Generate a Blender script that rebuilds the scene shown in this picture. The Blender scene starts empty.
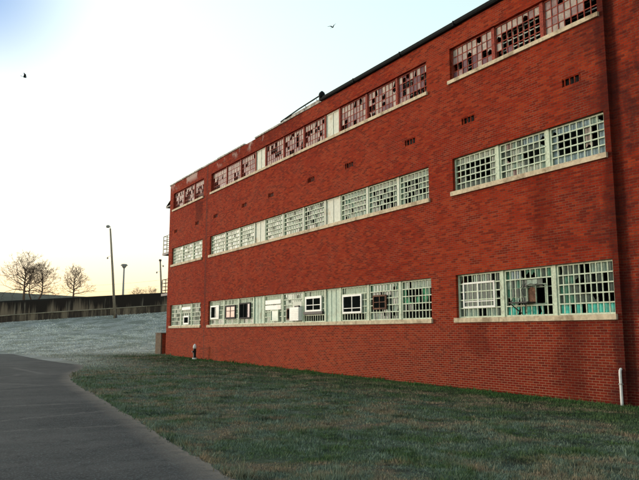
import bpy, bmesh, math, random
import numpy as np
from mathutils import Vector, Matrix, noise as mnoise
random.seed(7); rng = np.random.default_rng(7)
R = math.radians
scene = bpy.context.scene
col = scene.collection

# ------------------------------------------------------------------ camera
cam = bpy.data.cameras.new('camera'); cam_o = bpy.data.objects.new('camera', cam); col.objects.link(cam_o)
EYE = 1.6
cam.sensor_width = 36; cam.lens = 661.834 / 639 * 36; cam.clip_start = .05; cam.clip_end = 3000
cam_o.location = (0, 0, EYE)
_p, _y = R(8.0085), R(31.56)
Fw = Vector((math.sin(_y) * math.cos(_p), math.cos(_y) * math.cos(_p), math.sin(_p)))
cam_o.rotation_euler = Fw.to_track_quat('-Z', 'Y').to_euler()
scene.camera = cam_o
Rt = Vector((math.cos(_y), -math.sin(_y), 0)); Up = Rt.cross(Fw)
def ray(px, py): return Fw + Rt * ((px - 319.5) / 661.834) + Up * ((240 - py) / 661.834)

# ------------------------------------------------------------------ sky and sun
SUN_EL, SUN_AZ = 5.0, -30.0          # azimuth measured from +Y towards +X
world = bpy.data.worlds.new('World'); scene.world = world; world.use_nodes = True
wn, wl = world.node_tree.nodes, world.node_tree.links; wn.clear()
wo = wn.new('ShaderNodeOutputWorld'); bg = wn.new('ShaderNodeBackground')
sky = wn.new('ShaderNodeTexSky'); sky.sky_type = 'NISHITA'; sky.sun_disc = False
sky.sun_elevation = R(SUN_EL); sky.sun_rotation = R(SUN_AZ)
sky.air_density = 1.0; sky.dust_density = 1.0; sky.ozone_density = 1.0; sky.altitude = 100
hs = wn.new('ShaderNodeHueSaturation'); hs.inputs['Saturation'].default_value = 1.0
wl.new(sky.outputs[0], hs.inputs['Color']); 
# thin high haze evens the sky out: c / (1 + k c)
dn = wn.new('ShaderNodeVectorMath'); dn.operation = 'MULTIPLY_ADD'; dn.inputs[1].default_value = (.40,) * 3; dn.inputs[2].default_value = (1,) * 3
dv = wn.new('ShaderNodeVectorMath'); dv.operation = 'DIVIDE'
wl.new(hs.outputs[0], dn.inputs[0]); wl.new(hs.outputs[0], dv.inputs[0]); wl.new(dn.outputs[0], dv.inputs[1])
# clearer, bluer sky high up on the left; warm haze along the horizon (all by direction in the sky)
def W(typ, ins, **kw):
    o = wn.new(typ)
    for k, v in kw.items(): setattr(o, k, v)
    for k, v in ins.items():
        if isinstance(v, bpy.types.NodeSocket): wl.new(v, o.inputs[k])
        else: o.inputs[k].default_value = v
    return o
dirn = W('ShaderNodeSeparateXYZ', {0: wn.new('ShaderNodeTexCoord').outputs['Generated']})
def wss(v, a, b): return W('ShaderNodeMapRange', {0: v, 1: a, 2: b}, interpolation_type='SMOOTHSTEP').outputs[0]
fb = W('ShaderNodeMath', {0: wss(dirn.outputs[2], .26, .44), 1: wss(dirn.outputs[0], .23, .03)}, operation='MULTIPLY').outputs[0]
fb = W('ShaderNodeMath', {0: fb, 1: wss(dirn.outputs[0], -.55, .05)}, operation='MULTIPLY').outputs[0]
m0 = W('ShaderNodeMix', {0: wss(dirn.outputs[2], .15, .5), 6: (1.08, 1.02, .92, 1), 7: (1.40, 1.38, 1.18, 1)}, data_type='RGBA')
m1 = W('ShaderNodeMix', {0: fb, 6: m0.outputs[2], 7: (.36, .50, .78, 1)}, data_type='RGBA')
m2 = W('ShaderNodeMix', {0: wss(dirn.outputs[2], .17, .03), 6: m1.outputs[2], 7: (.95, .75, .61, 1)}, data_type='RGBA')
mm = W('ShaderNodeVectorMath', {0: dv.outputs[0], 1: m2.outputs[2]}, operation='MULTIPLY')
wl.new(mm.outputs[0], bg.inputs[0]); bg.inputs[1].default_value = .15
wl.new(bg.outputs[0], wo.inputs[0])
sl = bpy.data.lights.new('sun', 'SUN'); sun = bpy.data.objects.new('sun', sl); col.objects.link(sun)
sl.energy = .5; sl.angle = R(12); sl.color = (1, .86, .7)
sd = Vector((math.sin(R(SUN_AZ)) * math.cos(R(SUN_EL)), math.cos(R(SUN_AZ)) * math.cos(R(SUN_EL)), math.sin(R(SUN_EL))))
sun.rotation_euler = sd.to_track_quat('Z', 'Y').to_euler(); sun.location = (-20, 20, 30)
scene.view_settings.view_transform = 'Standard'; scene.view_settings.look = 'None'
scene.view_settings.gamma = 1; scene.view_settings.exposure = 2.65

# ------------------------------------------------------------------ helpers
class MB:
    """collects boxes, tubes and faces and links them as ONE mesh object"""
    def __init__(s): s.v = []; s.f = []; s.m = []
    def face(s, pts, m=0):
        b = len(s.v); s.v += [tuple(p) for p in pts]; s.f.append(tuple(range(b, b + len(pts)))); s.m.append(m)
    def box(s, x0, x1, y0, y1, z0, z1, m=0):
        if x0 > x1: x0, x1 = x1, x0
        if y0 > y1: y0, y1 = y1, y0
        if z0 > z1: z0, z1 = z1, z0
        b = len(s.v)
        s.v += [(x, y, z) for z in (z0, z1) for x, y in ((x0, y0), (x1, y0), (x1, y1), (x0, y1))]
        for q in ((0, 3, 2, 1), (4, 5, 6, 7), (0, 1, 5, 4), (1, 2, 6, 5), (2, 3, 7, 6), (3, 0, 4, 7)):
            s.f.append(tuple(b + i for i in q)); s.m.append(m)
    def tube(s, pts, rad, n=8, m=0, cap=True):
        pts = [Vector(p) for p in pts]; k = len(pts)
        if not hasattr(rad, '__len__'): rad = [rad] * k
        b = len(s.v); ref = None
        for i, p in enumerate(pts):
            d = (pts[min(i + 1, k - 1)] - pts[max(i - 1, 0)]).normalized()
            if ref is None: ref = d.orthogonal().normalized()
            ref = (ref - d * ref.dot(d)); ref = ref.normalized() if ref.length > 1e-6 else d.orthogonal().normalized()
            w = d.cross(ref)
            for j in range(n):
                a = 2 * math.pi * j / n
                s.v.append(tuple(p + (ref * math.cos(a) + w * math.sin(a)) * rad[i]))
        for i in range(k - 1):
            for j in range(n):
                s.f.append((b + i * n + j, b + i * n + (j + 1) % n, b + (i + 1) * n + (j + 1) % n, b + (i + 1) * n + j)); s.m.append(m)
        if cap:
            s.f.append(tuple(b + j for j in reversed(range(n)))); s.m.append(m)
            s.f.append(tuple(b + (k - 1) * n + j for j in range(n))); s.m.append(m)
    def build(s, name, mats, parent=None, smooth=False):
        me = bpy.data.meshes.new(name); me.from_pydata(s.v, [], s.f)
        if not isinstance(mats, (list, tuple)): mats = [mats]
        for m in mats: me.materials.append(m)
        if len(mats) > 1: me.polygons.foreach_set('material_index', s.m)
        if smooth: me.polygons.foreach_set('use_smooth', [True] * len(me.polygons))
        me.update()
        o = bpy.data.objects.new(name, me); col.objects.link(o)
        if parent is not None:
            o.parent = parent
            w = Matrix.Identity(4); q = parent
            while q is not None: w = q.matrix_basis @ w; q = q.parent
            # meshes are given in world metres: bring them into the parent's frame
            me.transform(w.inverted())
        return o
def tag(o, label=None, cat=None, group=None, kind=None):
    if label: o['label'] = label
    if cat: o['category'] = cat
    if group: o['group'] = group
    if kind: o['kind'] = kind
    return o
def empty(name, loc):
    o = bpy.data.objects.new(name, None); o.location = loc; o.empty_display_size = .3; col.objects.link(o); return o

class NT:
    def __init__(s, name):
        s.mat = bpy.data.materials.new(name); s.mat.use_nodes = True
        s.t = s.mat.node_tree; s.b = s.t.nodes['Principled BSDF']; s.b.inputs['Specular IOR Level'].default_value = .2
    def n(s, typ, **kw):
        o = s.t.nodes.new(typ)
        for k, v in kw.items():
            if k in ('inp',):
                for a, b in v.items():
                    if isinstance(b, bpy.types.NodeSocket): s.t.links.new(b, o.inputs[a])
                    else: o.inputs[a].default_value = b
            else: setattr(o, k, v)
        return o
    def pos(s): return s.n('ShaderNodeNewGeometry').outputs['Position']
    def xyz(s, v): o = s.n('ShaderNodeSeparateXYZ', inp={0: v}); return o.outputs
    def vec(s, x, y, z): return s.n('ShaderNodeCombineXYZ', inp={0: x, 1: y, 2: z}).outputs[0]
    def math(s, op, a, b=0., c=0.): return s.n('ShaderNodeMath', operation=op, inp={0: a, 1: b, 2: c}).outputs[0]
    def vscale(s, v, k): return s.n('ShaderNodeVectorMath', operation='MULTIPLY', inp={0: v, 1: k}).outputs[0]
    def noise(s, v, sc, det=4, rough=.55, dist=0.): return s.n('ShaderNodeTexNoise', inp={'Vector': v, 'Scale': sc, 'Detail': det, 'Roughness': rough, 'Distortion': dist}).outputs['Fac']
    def ss(s, v, a, b, lo=0., hi=1.):
        return s.n('ShaderNodeMapRange', interpolation_type='SMOOTHSTEP', inp={0: v, 1: a, 2: b, 3: lo, 4: hi}).outputs[0]
    def mix(s, f, a, b, blend='MIX'):
        o = s.n('ShaderNodeMix', data_type='RGBA', blend_type=blend)
        for i, v in ((0, f), (6, a), (7, b)):
            if isinstance(v, bpy.types.NodeSocket): s.t.links.new(v, o.inputs[i])
            else: o.inputs[i].default_value = (*v, 1) if isinstance(v, (tuple, list)) and len(v) == 3 else v
        return o.outputs[2]
    def bump(s, h, strength=.5, dist=.01):
        o = s.n('ShaderNodeBump', inp={'Height': h, 'Strength': strength, 'Distance': dist}); s.t.links.new(o.outputs[0], s.b.inputs['Normal'])
    def col(s, c, rough=.85):
        if isinstance(c, bpy.types.NodeSocket): s.t.links.new(c, s.b.inputs['Base Color'])
        else: s.b.inputs['Base Color'].default_value = (*c, 1)
        if isinstance(rough, bpy.types.NodeSocket): s.t.links.new(rough, s.b.inputs['Roughness'])
        else: s.b.inputs['Roughness'].default_value = rough
        return s.mat

def worn(name, c, var=.35, sc=3., rough=.75, dirt=None, dsc=1.5, damt=.5, metal=0.):
    t = NT(name); p = t.pos()
    a = t.noise(p, sc * 4, 5); b = t.noise(p, dsc, 5, .7)
    cc = t.mix(t.ss(a, .3, .7), tuple(x * (1 - var) for x in c), tuple(min(1, x * (1 + var * .5)) for x in c))
    if dirt: cc = t.mix(t.ss(b, .5, .68, 0, damt), cc, dirt)
    t.bump(a, .3, .004); t.b.inputs['Metallic'].default_value = metal
    return t.col(cc, rough)

# ------------------------------------------------------------------ materials
def mat_brick():
    t = NT('red_brick'); p = t.pos(); x, y, z = t.xyz(p)
    u = t.math('ADD', x, y); v = t.vec(u, z, 0.)
    br = t.n('ShaderNodeTexBrick', offset=.5, offset_frequency=2, squash=1., squash_frequency=2,
             inp={'Vector': v, 'Color1': (.0, .0, .0, 1), 'Color2': (1, 1, 1, 1), 'Mortar': (.5, .5, .5, 1), 'Scale': 1., 'Mortar Size': .0075,
                  'Mortar Smooth': .25, 'Bias': -.1, 'Brick Width': .212, 'Row Height': .068})
    n1 = t.noise(v, .22, 5, .6); n2 = t.noise(v, 1.1, 6, .65); n3 = t.noise(v, 14, 4, .6)
    warm = t.mix(t.ss(n1, .35, .65), (.285, .021, .008), (.335, .034, .012))
    dark = t.mix(t.ss(n1, .35, .65), (.15, .011, .006), (.19, .017, .007))
    c = t.mix(t.math('MULTIPLY', br.outputs['Color'], .55), warm, dark)
    # single burnt and single bright bricks
    bv = br.outputs['Color']
    c = t.mix(t.math('MULTIPLY', t.ss(bv, .45, .85), t.ss(n1, .3, .7, .35, .55)), c, (.075, .012, .009))
    c = t.mix(t.ss(bv, .16, .04, 0, .4), c, (.38, .062, .02))
    low = t.math('MULTIPLY', t.ss(y, 27, 13), t.ss(t.math('ADD', z, t.math('MULTIPLY', n2, 2.)), 4.4, 1.6, 0, .5)); c = t.mix(low, c, (.085, .010, .008))
    c = t.mix(t.ss(n3, .35, .75, 0, .35), c, (.12, .022, .011))
    # blotchy weathering
    c = t.mix(t.ss(n2, .5, .8, 0, .4), c, (.14, .014, .010))
    # mortar: pale and salty low on the wall, dirty above
    sal = t.ss(t.math('ADD', t.math('MULTIPLY_ADD', n2, .45, .275), t.ss(z, 4.2, .3, 0, .17)), .36, .74)
    mort = t.mix(sal, (.13, .030, .018), (.33, .165, .105))
    c = t.mix(br.outputs['Fac'], c, mort)
    # dark runs of damp: beside the joint, under the near ground-floor windows
    def patch(y0, y1, z0, z1, k, soft=.35):
        wob = t.math('MULTIPLY', t.math('SUBTRACT', t.noise(t.vec(y, t.math('MULTIPLY', z, .45), 3.), 1.9, 6, .7), .5), 2.6 * soft * 2)
        yy = t.math('ADD', y, wob); zz = t.math('ADD', z, wob)
        a = t.math('MULTIPLY', t.ss(yy, y0 - soft, y0 + soft), t.ss(yy, y1 + soft, y1 - soft))
        b = t.math('MULTIPLY', t.ss(zz, z0 - soft, z0 + soft), t.ss(zz, z1 + soft, z1 - soft))
        return t.math('MULTIPLY', t.math('MULTIPLY', a, b), k)
    st = (.045, .006, .005)
    for a in ((9.85, 10.4, -2, 12.2, .6, .14), (11.15, 12.1, -.1, 2.3, .5, .3), (12.0, 12.7, 4.0, 6.1, .4, .25),
              (14.6, 15.5, 1.0, 2.0, .3, .2), (38.3, 39.5, 8.6, 9.9, .5, .2), (37.4, 37.8, 2., 12.2, .25, .1), (26., 34, 11.3, 12.2, .3, .3)):
        c = t.mix(patch(*a), c, st)
    n4 = t.noise(t.vec(y, z, 7.), .9, 6, .75)
    side = t.math('MULTIPLY', t.ss(y, 12.5, 9.2), t.ss(n4, .40, .62, .1, .8))  # patchy darkening towards the near end of the facade
    c = t.mix(side, c, (.035, .012, .012))
    spk = t.math('MULTIPLY', t.ss(t.noise(v, 7, 5, .8), .62, .74, 0, .6), t.ss(z, 8, 11))
    c = t.mix(spk, c, (.05, .018, .014))
    # white efflorescence at the top, near the far end
    eff = t.math('MULTIPLY', t.math('MULTIPLY', t.ss(z, 11.25, 11.7), t.ss(y, 27, 30)), t.ss(t.noise(t.vec(y, z, 1.), .8, 5, .6), .5, .62, 0, .6))
    c = t.mix(eff, c, (.6, .5, .45))
    h = t.math('SUBTRACT', t.math('MULTIPLY', n3, .3), br.outputs['Fac'])
    t.bump(h, .9, .008); t.b.inputs['Specular IOR Level'].default_value = .03
    return t.col(c, .9)
def mat_concrete_wall():
    t = NT('streaked_concrete'); p = t.pos(); x, y, z = t.xyz(p)
    s = t.math('SUBTRACT', t.math('MULTIPLY', x, .846), t.math('MULTIPLY', y, .533))
    top = t.n('ShaderNodeTexCoord').outputs['Generated']
    gz = t.xyz(t.n('ShaderNodeAttribute', attribute_name='hfrac').outputs['Vector'])[0]
    st = t.noise(t.vec(s, t.math('MULTIPLY', z, .03), 0.), .55, 8, .85)
    st2 = t.noise(t.vec(s, t.math('MULTIPLY', z, .15), 5.), .28, 4, .6)
    k = t.math('ADD', t.math('ADD', t.math('MULTIPLY', st, 2.3), t.math('MULTIPLY', st2, 1.0)), t.math('MULTIPLY', gz, .55))
    c = t.mix(t.ss(k, 1.62, 1.98), (.185, .14, .098), (.020, .015, .012))
    wh = t.ss(t.noise(t.vec(s, t.math('MULTIPLY', z, .05), 9.), 1.9, 4, .6), .58, .72, 0, .45)
    c = t.mix(t.math('MULTIPLY', wh, t.ss(gz, .95, .7)), c, (.36, .31, .24))
    c = t.mix(t.ss(t.math('ADD', gz, t.math('MULTIPLY', st, .25)), 1.0, 1.1), c, (.02, .018, .016))
    t.bump(st, .4, .03)
    return t.col(c, .9)
def mat_ground():
    t = NT('frosted_turf'); p = t.pos(); x, y, z = t.xyz(p)
    return turf_nodes(t, p, x, y, z, .62)
def turf_nodes(t, p, x, y, z, k, blade=False):
    n1 = t.noise(p, .45, 5, .6, .6); n2 = t.noise(t.vec(x, t.math('MULTIPLY', y, 1.), 0.), 1.7, 6, .7, .3); n3 = t.noise(p, 9, 5, .7); n4 = t.noise(p, 45, 3, .6)
    g = t.mix(t.ss(n2, .3, .7), (.036, .062, .024), (.090, .135, .048))
    g = t.mix(t.ss(n3, .42, .70, 0, .6), g, (.045, .095, .05))
    # straw patches
    g = t.mix(t.math('MULTIPLY', t.ss(n1, .45, .56), t.ss(n2, .40, .58, .15, .95)), g, (.25, .185, .12))
    dk = t.noise(p, 1.1, 5, .7, .4); g = t.mix(t.math('MULTIPLY', t.ss(dk, .52, .62), .8), g, (.014, .030, .016))
    # lush wet strip close to the wall
    g = t.mix(t.ss(t.math('ADD', x, n2), 13.6, 15.2, 0, .8), g, (.040, .105, .022))
    # frost: light on the lawn, thick up the slope
    frost = t.math('MULTIPLY', t.ss(n2, .62, .35), t.ss(n3, .3, .6, .25, 1.))
    near = t.math('MULTIPLY', t.ss(x, 13.8, 8.5), .75)
    g = t.mix(t.math('MULTIPLY', frost, near), g, (.22, .27, .21))
    u = t.math('ADD', t.math('MULTIPLY', x, .36), t.math('MULTIPLY', y, .93))
    u = t.math('ADD', u, t.math('MULTIPLY', t.math('SUBTRACT', n1, .5), 10.))
    far = t.math('MAXIMUM', t.ss(u, 43, 54), t.math('MULTIPLY', t.ss(x, 12.5, 7.), t.ss(y, 26, 44)))
    fr = t.mix(t.ss(t.math('ADD', t.math('MULTIPLY', n3, .5), t.math('MULTIPLY', n2, .5)), .38, .62), (.44, .45, .41), (.80, .78, .73))
    fr = t.mix(t.ss(n1, .45, .60, 0, .75), fr, (.30, .31, .25))
    fr = t.mix(t.math('MULTIPLY', t.ss(n2, .52, .7, 0, .55), t.ss(x, 14, 24, .3, 1.)), fr, (.12, .19, .13))
    g = t.mix(t.math('MULTIPLY', far, .9), g, fr)
    g = t.mix(t.ss(y, 150, 175), g, (.13, .13, .095))
    c = t.mix(1., g, (k, k, k), 'MULTIPLY')
    if not blade:
        c = t.mix(t.ss(n4, .35, .7, 0, .55), c, (.012, .014, .008))
        t.bump(t.math('ADD', n3, t.math('MULTIPLY', n4, .5)), .9, .05)
    return t.col(c, .95)
def mat_blade():
    t = NT('grass_blades'); p = t.pos(); x, y, z = t.xyz(p)
    m = turf_nodes(t, p, x, y, z, 1.15, True)
    return m
def mat_asphalt():
    t = NT('asphalt'); p = t.pos(); x, y, z = t.xyz(p)
    n1 = t.noise(p, .5, 5, .6); n2 = t.noise(t.vec(t.math('MULTIPLY', x, .25), y, 0.), 1.4, 5, .65); n3 = t.noise(p, 34, 4, .8); n4 = t.noise(p, 5, 6, .75)
    c = t.mix(t.ss(n1, .3, .7), (.040, .038, .038), (.078, .071, .067))
    c = t.mix(t.ss(n2, .45, .7, 0, .3), c, (.12, .108, .098))
    c = t.mix(t.ss(n3, .5, .66, 0, .7), c, (.15, .18, .17))
    c = t.mix(t.ss(n4, .5, .7, 0, .55), c, (.018, .018, .02))
    # pale, gritty rim along the lawn (edge distance stored on the mesh)
    e = t.n('ShaderNodeAttribute', attribute_name='rim').outputs['Fac']
    c = t.mix(t.math('MULTIPLY', e, t.ss(n4, .3, .6, .3, .9)), c, (.22, .18, .145))
    # patched seams and cracks
    vo = t.n('ShaderNodeTexVoronoi', feature='DISTANCE_TO_EDGE', inp={'Vector': t.vec(t.math('MULTIPLY', x, .16), t.math('ADD', t.math('MULTIPLY', y, .42), t.math('MULTIPLY', n4, .35)), 0.), 'Scale': .55}).outputs['Distance']
    cr = t.ss(vo, .012, .003, 0, .7)
    c = t.mix(cr, c, (.13, .12, .11))
    t.bump(t.math('ADD', n3, t.math('MULTIPLY', n4, .6)), .6, .012)
    t.b.inputs['Specular IOR Level'].default_value = .08
    return t.col(c, 1.)

M = {}
M['brick'] = mat_brick()
M['stone'] = worn('pale_sill_stone', (.58, .47, .33), .25, 2, .85, (.22, .15, .09), 1.6, .8)
M['coping'] = worn('weathered_coping', (.42, .38, .34), .5, 1.2, .9, (.12, .1, .09), 1.3, .7)
M['tar'] = worn('black_gutter_metal', (.007, .009, .010), .4, 2, .9)
M['roof'] = worn('roofing_felt', (.05, .05, .05), .4, 1, .95)
M['rust'] = worn('rusted_steel', (.30, .055, .035), .5, 6, .8, (.08, .02, .016), 4, .7)
M['mint'] = worn('mint_paint', (.54, .61, .47), .2, 4, .6, (.22, .19, .13), 3.2, .55)
M['mint_dark'] = worn('green_grey_paint', (.27, .34, .25), .25, 5, .65, (.14, .11, .08), 3, .55)
M['cream'] = worn('cream_board', (.64, .65, .56), .12, 2, .7, (.45, .33, .2), 1.7, .6)
M['white'] = worn('white_frame_paint', (.78, .78, .74), .1, 3, .5, (.4, .33, .25), 3, .4)
M['panelgreen'] = worn('pale_green_board', (.50, .60, .49), .18, 3, .7, (.34, .3, .2), 2, .6)
M['turq'] = worn('turquoise_board', (.08, .55, .46), .3, 2, .6, (.3, .32, .25), 2.5, .5)
M['inner_green'] = worn('green_inner_board', (.03, .34, .16), .4, 2, .7, (.03, .08, .05), 1.6, .8)
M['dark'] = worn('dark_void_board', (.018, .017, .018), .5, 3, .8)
M['interior'] = worn('dim_interior_plaster', (.10, .12, .10), .3, 1, .9)
M['brown'] = worn('rotten_wood', (.16, .075, .045), .5, 5, .8, (.04, .02, .015), 3, .8)
M['iron'] = worn('dark_iron', (.05, .045, .045), .5, 6, .6, (.14, .06, .03), 4, .5)
M['wood'] = worn('grey_pole_wood', (.30, .25, .19), .35, 4, .9, (.08, .06, .05), 2, .6)
M['galv'] = worn('galvanised_steel', (.30, .29, .28), .3, 3, .6)
M['lampglass'] = worn('lamp_lens', (.45, .45, .45), .1, 3, .3)
M['bark'] = worn('bare_bark', (.11, .07, .05), .4, 4, .9)
M['pipe_white'] = worn('white_plastic_pipe', (.75, .74, .72), .08, 3, .45, (.4, .36, .3), 3, .3)
M['black'] = worn('black_enamel', (.012, .012, .012), .3, 3, .5)
M['bird'] = worn('black_feathers', (.012, .013, .014), .3, 9, .7)
M['concrete'] = worn('old_concrete', (.13, .085, .055), .3, 2, .9, (.1, .09, .08), 1.5, .7)
M['wire'] = worn('wire', (.25, .24, .23), .2, 3, .6)
M['pwall'] = mat_concrete_wall()
def glass(name, c, rough=.35, spec=.12):
    t = NT(name); p = t.pos(); n = t.noise(p, 6, 5, .7)
    cc = t.mix(t.ss(n, .35, .7), tuple(v * .6 for v in c), c); t.b.inputs['Specular IOR Level'].default_value = spec
    t.bump(t.noise(p, 2.5, 2, .5), .25, .01)
    return t.col(cc, rough)
M['g_dark'] = glass('dark_glass', (.008, .010, .010), .6, .0)
M['g_grey'] = glass('dusty_grey_glass', (.12, .15, .13), .3)
M['g_green'] = glass('green_tinted_glass', (.09, .27, .19), .3)
M['g_mint'] = glass('milky_green_glass', (.33, .44, .37), .4)
M['g_white'] = glass('milky_glass', (.50, .53, .45), .5)
M['g_pink'] = glass('pinkish_frosted_glass', (.36, .235, .225), .5)
M['g_pale'] = glass('pale_frosted_glass', (.50, .40, .35), .5)
M['g_plum'] = glass('plum_dirty_glass', (.17, .08, .10), .35)
M['g_amber'] = glass('painted_amber_reflection', (.45, .20, .12), .35)  # orange reflection is put into the pane's base colour
M['g_sky'] = glass('blue_grey_glass', (.30, .40, .44), .3)

# ------------------------------------------------------------------ terrain
def smooth(a, b, v):
    t = max(0., min(1., (v - a) / (b - a))); return t * t * (3 - 2 * t)
def gz(x, y):
    # lawn dips a little towards the near end of the building and climbs past its far end
    fx = smooth(6, 14.5, x)
    f = -.15 + .29 * max(0., min(1., (y - 10) / 34.4)) ** 1.25
    h = fx * f * (1 if y < 60 else 1)
    u = .533 * x + .846 * y
    if u > 52:
        v = (min(u, 95.2) - 52) / 43.2
        h += 3.0 * v ** 1.3 + max(-1.2, min(3.2, (x - 11) * .075)) * smooth(75, 95, u) 
    if u > 95.2:
        h += 3.2 * smooth(95, 185, u)
    # long hill on the left skyline
    dx = (x + 15) / 75; dy = (y - 240) / 50
    h += 9.6 * math.exp(-dx * dx - dy * dy)
    return h
def place(px, py, umax=400):
    """where the sight line of a photo point meets the ground: used only to read positions off the photograph"""
    d = ray(px, py); s = 2.
    while s < umax:
        p = d * s
        if p.z + EYE < gz(p.x, p.y): return Vector((p.x, p.y, gz(p.x, p.y)))
        s *= 1.002
    return None

xs = sorted(set([-900, -500, -300, -200, -150, -120, -90, -70, -50, -40, -30, -20] + [i * 1.0 for i in range(-14, 60)] + [60, 70, 80, 100, 130, 170, 230, 320, 500, 900]))
ys = sorted(set([-300, -150, -80, -40, -20, -12] + [i * 1.0 for i in range(-8, 130)] + list(range(130, 330, 5)) + [350, 400, 500, 700, 1000, 1500]))
g = MB()
idx = {}
for j, y in enumerate(ys):
    for i, x in enumerate(xs):
        idx[i, j] = len(g.v)
        b = .03 * mnoise.noise(Vector((x * .35, y * .35, 0))) * smooth(9, 11, x) * smooth(14.9, 14.0, x) if False else 0
        if y > 66: b = .12 * mnoise.noise(Vector((x * .12, y * .12, 1)))
        g.v.append((x, y, gz(x, y) + b))
for j in range(len(ys) - 1):
    for i in range(len(xs) - 1):
        g.f.append((idx[i, j], idx[i + 1, j], idx[i + 1, j + 1], idx[i, j + 1])); g.m.append(0)
tag(g.build('ground', mat_ground(), smooth=True), kind='structure')

# road
edge = [(3.0, -12), (3.05, 0), (3.1, 4), (3.2, 7), (3.4, 9.3), (3.66, 11.8), (3.95, 15), (4.27, 18.2), (4.55, 21.5), (4.9, 24.5), (5.7, 28.2), (6.7, 31), (7.4, 34), (7.9, 38), (8.1, 42), (8.15, 47), (7.8, 53), (7.0, 57.5), (5.6, 60.2), (2.5, 61.6), (-3, 62.4), (-14, 62.8), (-40, 62)]
fine = []
for (x0, y0), (x1, y1) in zip(edge[:-1], edge[1:]):
    n = max(2, int(math.hypot(x1 - x0, y1 - y0) / .22))
    for i in range(n):
        t = i / n; x = x0 + (x1 - x0) * t; y = y0 + (y1 - y0) * t
        nl = math.hypot(x1 - x0, y1 - y0); nx, ny = (y1 - y0) / nl, -(x1 - x0) / nl
        k = .10 * mnoise.noise(Vector((x * 1.3, y * 1.3, 0))) + .08 * mnoise.noise(Vector((x * 5, y * 5, 3)))
        fine.append((x + nx * k, y + ny * k, nx, ny))
def edge_x(y):   # road edge at a given y, lower branch
    for (x0, y0), (x1, y1) in zip(edge[:17], edge[1:18]):
        if y0 <= y <= y1: return x0 + (x1 - x0) * (y - y0) / (y1 - y0)
    return 7.5
me = bpy.data.meshes.new('road'); bm = bmesh.new(); lay = bm.verts.layers.float.new('rim')
def av(x, y, r): v = bm.verts.new((x, y, .005)); v[lay] = r; return v
rings = []
for off, r in ((0, 1.), (.16, .55), (.45, .0)):
    rings.append([av(x - nx * off, y - ny * off, r) for x, y, nx, ny in fine])
for a, b in zip(rings[:-1], rings[1:]):
    for i in range(len(fine) - 1): bm.faces.new((a[i], a[i + 1], b[i + 1], b[i]))
inner = rings[-1]
rest = [av(x, y, 0) for x, y in ((-40, 40), (-16, 36), (-10, 26), (-9, -12))]
f = bm.faces.new(inner + rest)
bmesh.ops.triangulate(bm, faces=[f])
bmesh.ops.recalc_face_normals(bm, faces=bm.faces)
for f in bm.faces:
    if f.normal.z < 0: f.normal_flip()
bm.to_mesh(me); bm.free(); me.materials.append(mat_asphalt())
tag(bpy.data.objects.new('road', me), kind='structure'); col.objects.link(bpy.data.objects['road'])

# ------------------------------------------------------------------ grass (stuff)
def grass_mesh():
    N = 430000
    # sample radially from the camera so that density falls with distance
    r = 4.5 * (112 / 4.5) ** rng.random(N * 2); a = R(31.56) + (rng.random(N * 2) - .5) * R(70)
    x = r * np.sin(a); y = r * np.cos(a)
    ex = np.array([edge_x(v) if -12 <= v < 57 else 8. for v in y])
    jit = .05 * rng.standard_normal(N * 2)
    ok = (x > ex + .01 + jit) & (x < 14.97) & (y < 58)
    ok |= (y > 58) & ((x > 6.8) | (y > 63.2)) & (.533 * x + .846 * y < 94.5)
    ok |= (x >= 14.97) & (y > 44.6) & (y <= 58)
    ok &= ~((x > 14.97) & (y < 44.6))
    # tufty: fewer blades on worn patches
    n = np.array([mnoise.noise(Vector((xx * 1.1, yy * 1.1, 4))) for xx, yy in zip(x, y)])
    ok &= (rng.random(N * 2) < .72 + .9 * n)
    x, y, r, n = x[ok][:N], y[ok][:N], r[ok][:N], n[ok][:N]; k = len(x)
    z = np.array([gz(xx, yy) for xx, yy in zip(x, y)])
    rim = np.exp(-((x - np.array([edge_x(v) if v < 57 else -99. for v in y])) / .12) ** 2)
    h = (.012 + .024 * rng.random(k)) * (1 + .7 * np.clip(n, -1, 1)) * (1 + .016 * r) * (1 + .9 * rim) * (1 + 1.5 * np.exp(-((14.97 - x) / .10) ** 2) * (y < 44.5))
    cl = np.array([mnoise.noise(Vector((xx * 2.6, yy * 2.6, 9))) for xx, yy in zip(x, y)]); h = h * np.where(cl > .28, 1.9, 1.); big = rng.random(k) < .012; h = np.where(big, h * 2.0, h)
    w = .0028 + .00055 * r
    th = rng.random(k) * 2 * np.pi; ln = rng.random(k) * .9 * h; la = rng.random(k) * 2 * np.pi
    dx, dy = np.cos(th) * w, np.sin(th) * w
    V = np.empty((k, 3, 3), dtype=np.float32)
    V[:, 0] = np.stack([x - dx, y - dy, z - .004], 1); V[:, 1] = np.stack([x + dx, y + dy, z - .004], 1)
    V[:, 2] = np.stack([x + ln * np.cos(la), y + ln * np.sin(la), z + h], 1)
    me = bpy.data.meshes.new('grass'); me.vertices.add(k * 3); me.vertices.foreach_set('co', V.ravel())
    me.loops.add(k * 3); me.loops.foreach_set('vertex_index', np.arange(k * 3, dtype=np.int32))
    me.polygons.add(k); me.polygons.foreach_set('loop_start', np.arange(0, k * 3, 3, dtype=np.int32)); me.polygons.foreach_set('loop_total', np.full(k, 3, dtype=np.int32))
    me.materials.append(mat_blade()); me.update(); me.validate()
    return me
go = bpy.data.objects.new('grass', grass_mesh()); col.objects.link(go)
tag(go, 'short frosted grass of the lawn between the road and the brick building', 'grass', kind='stuff')

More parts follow.
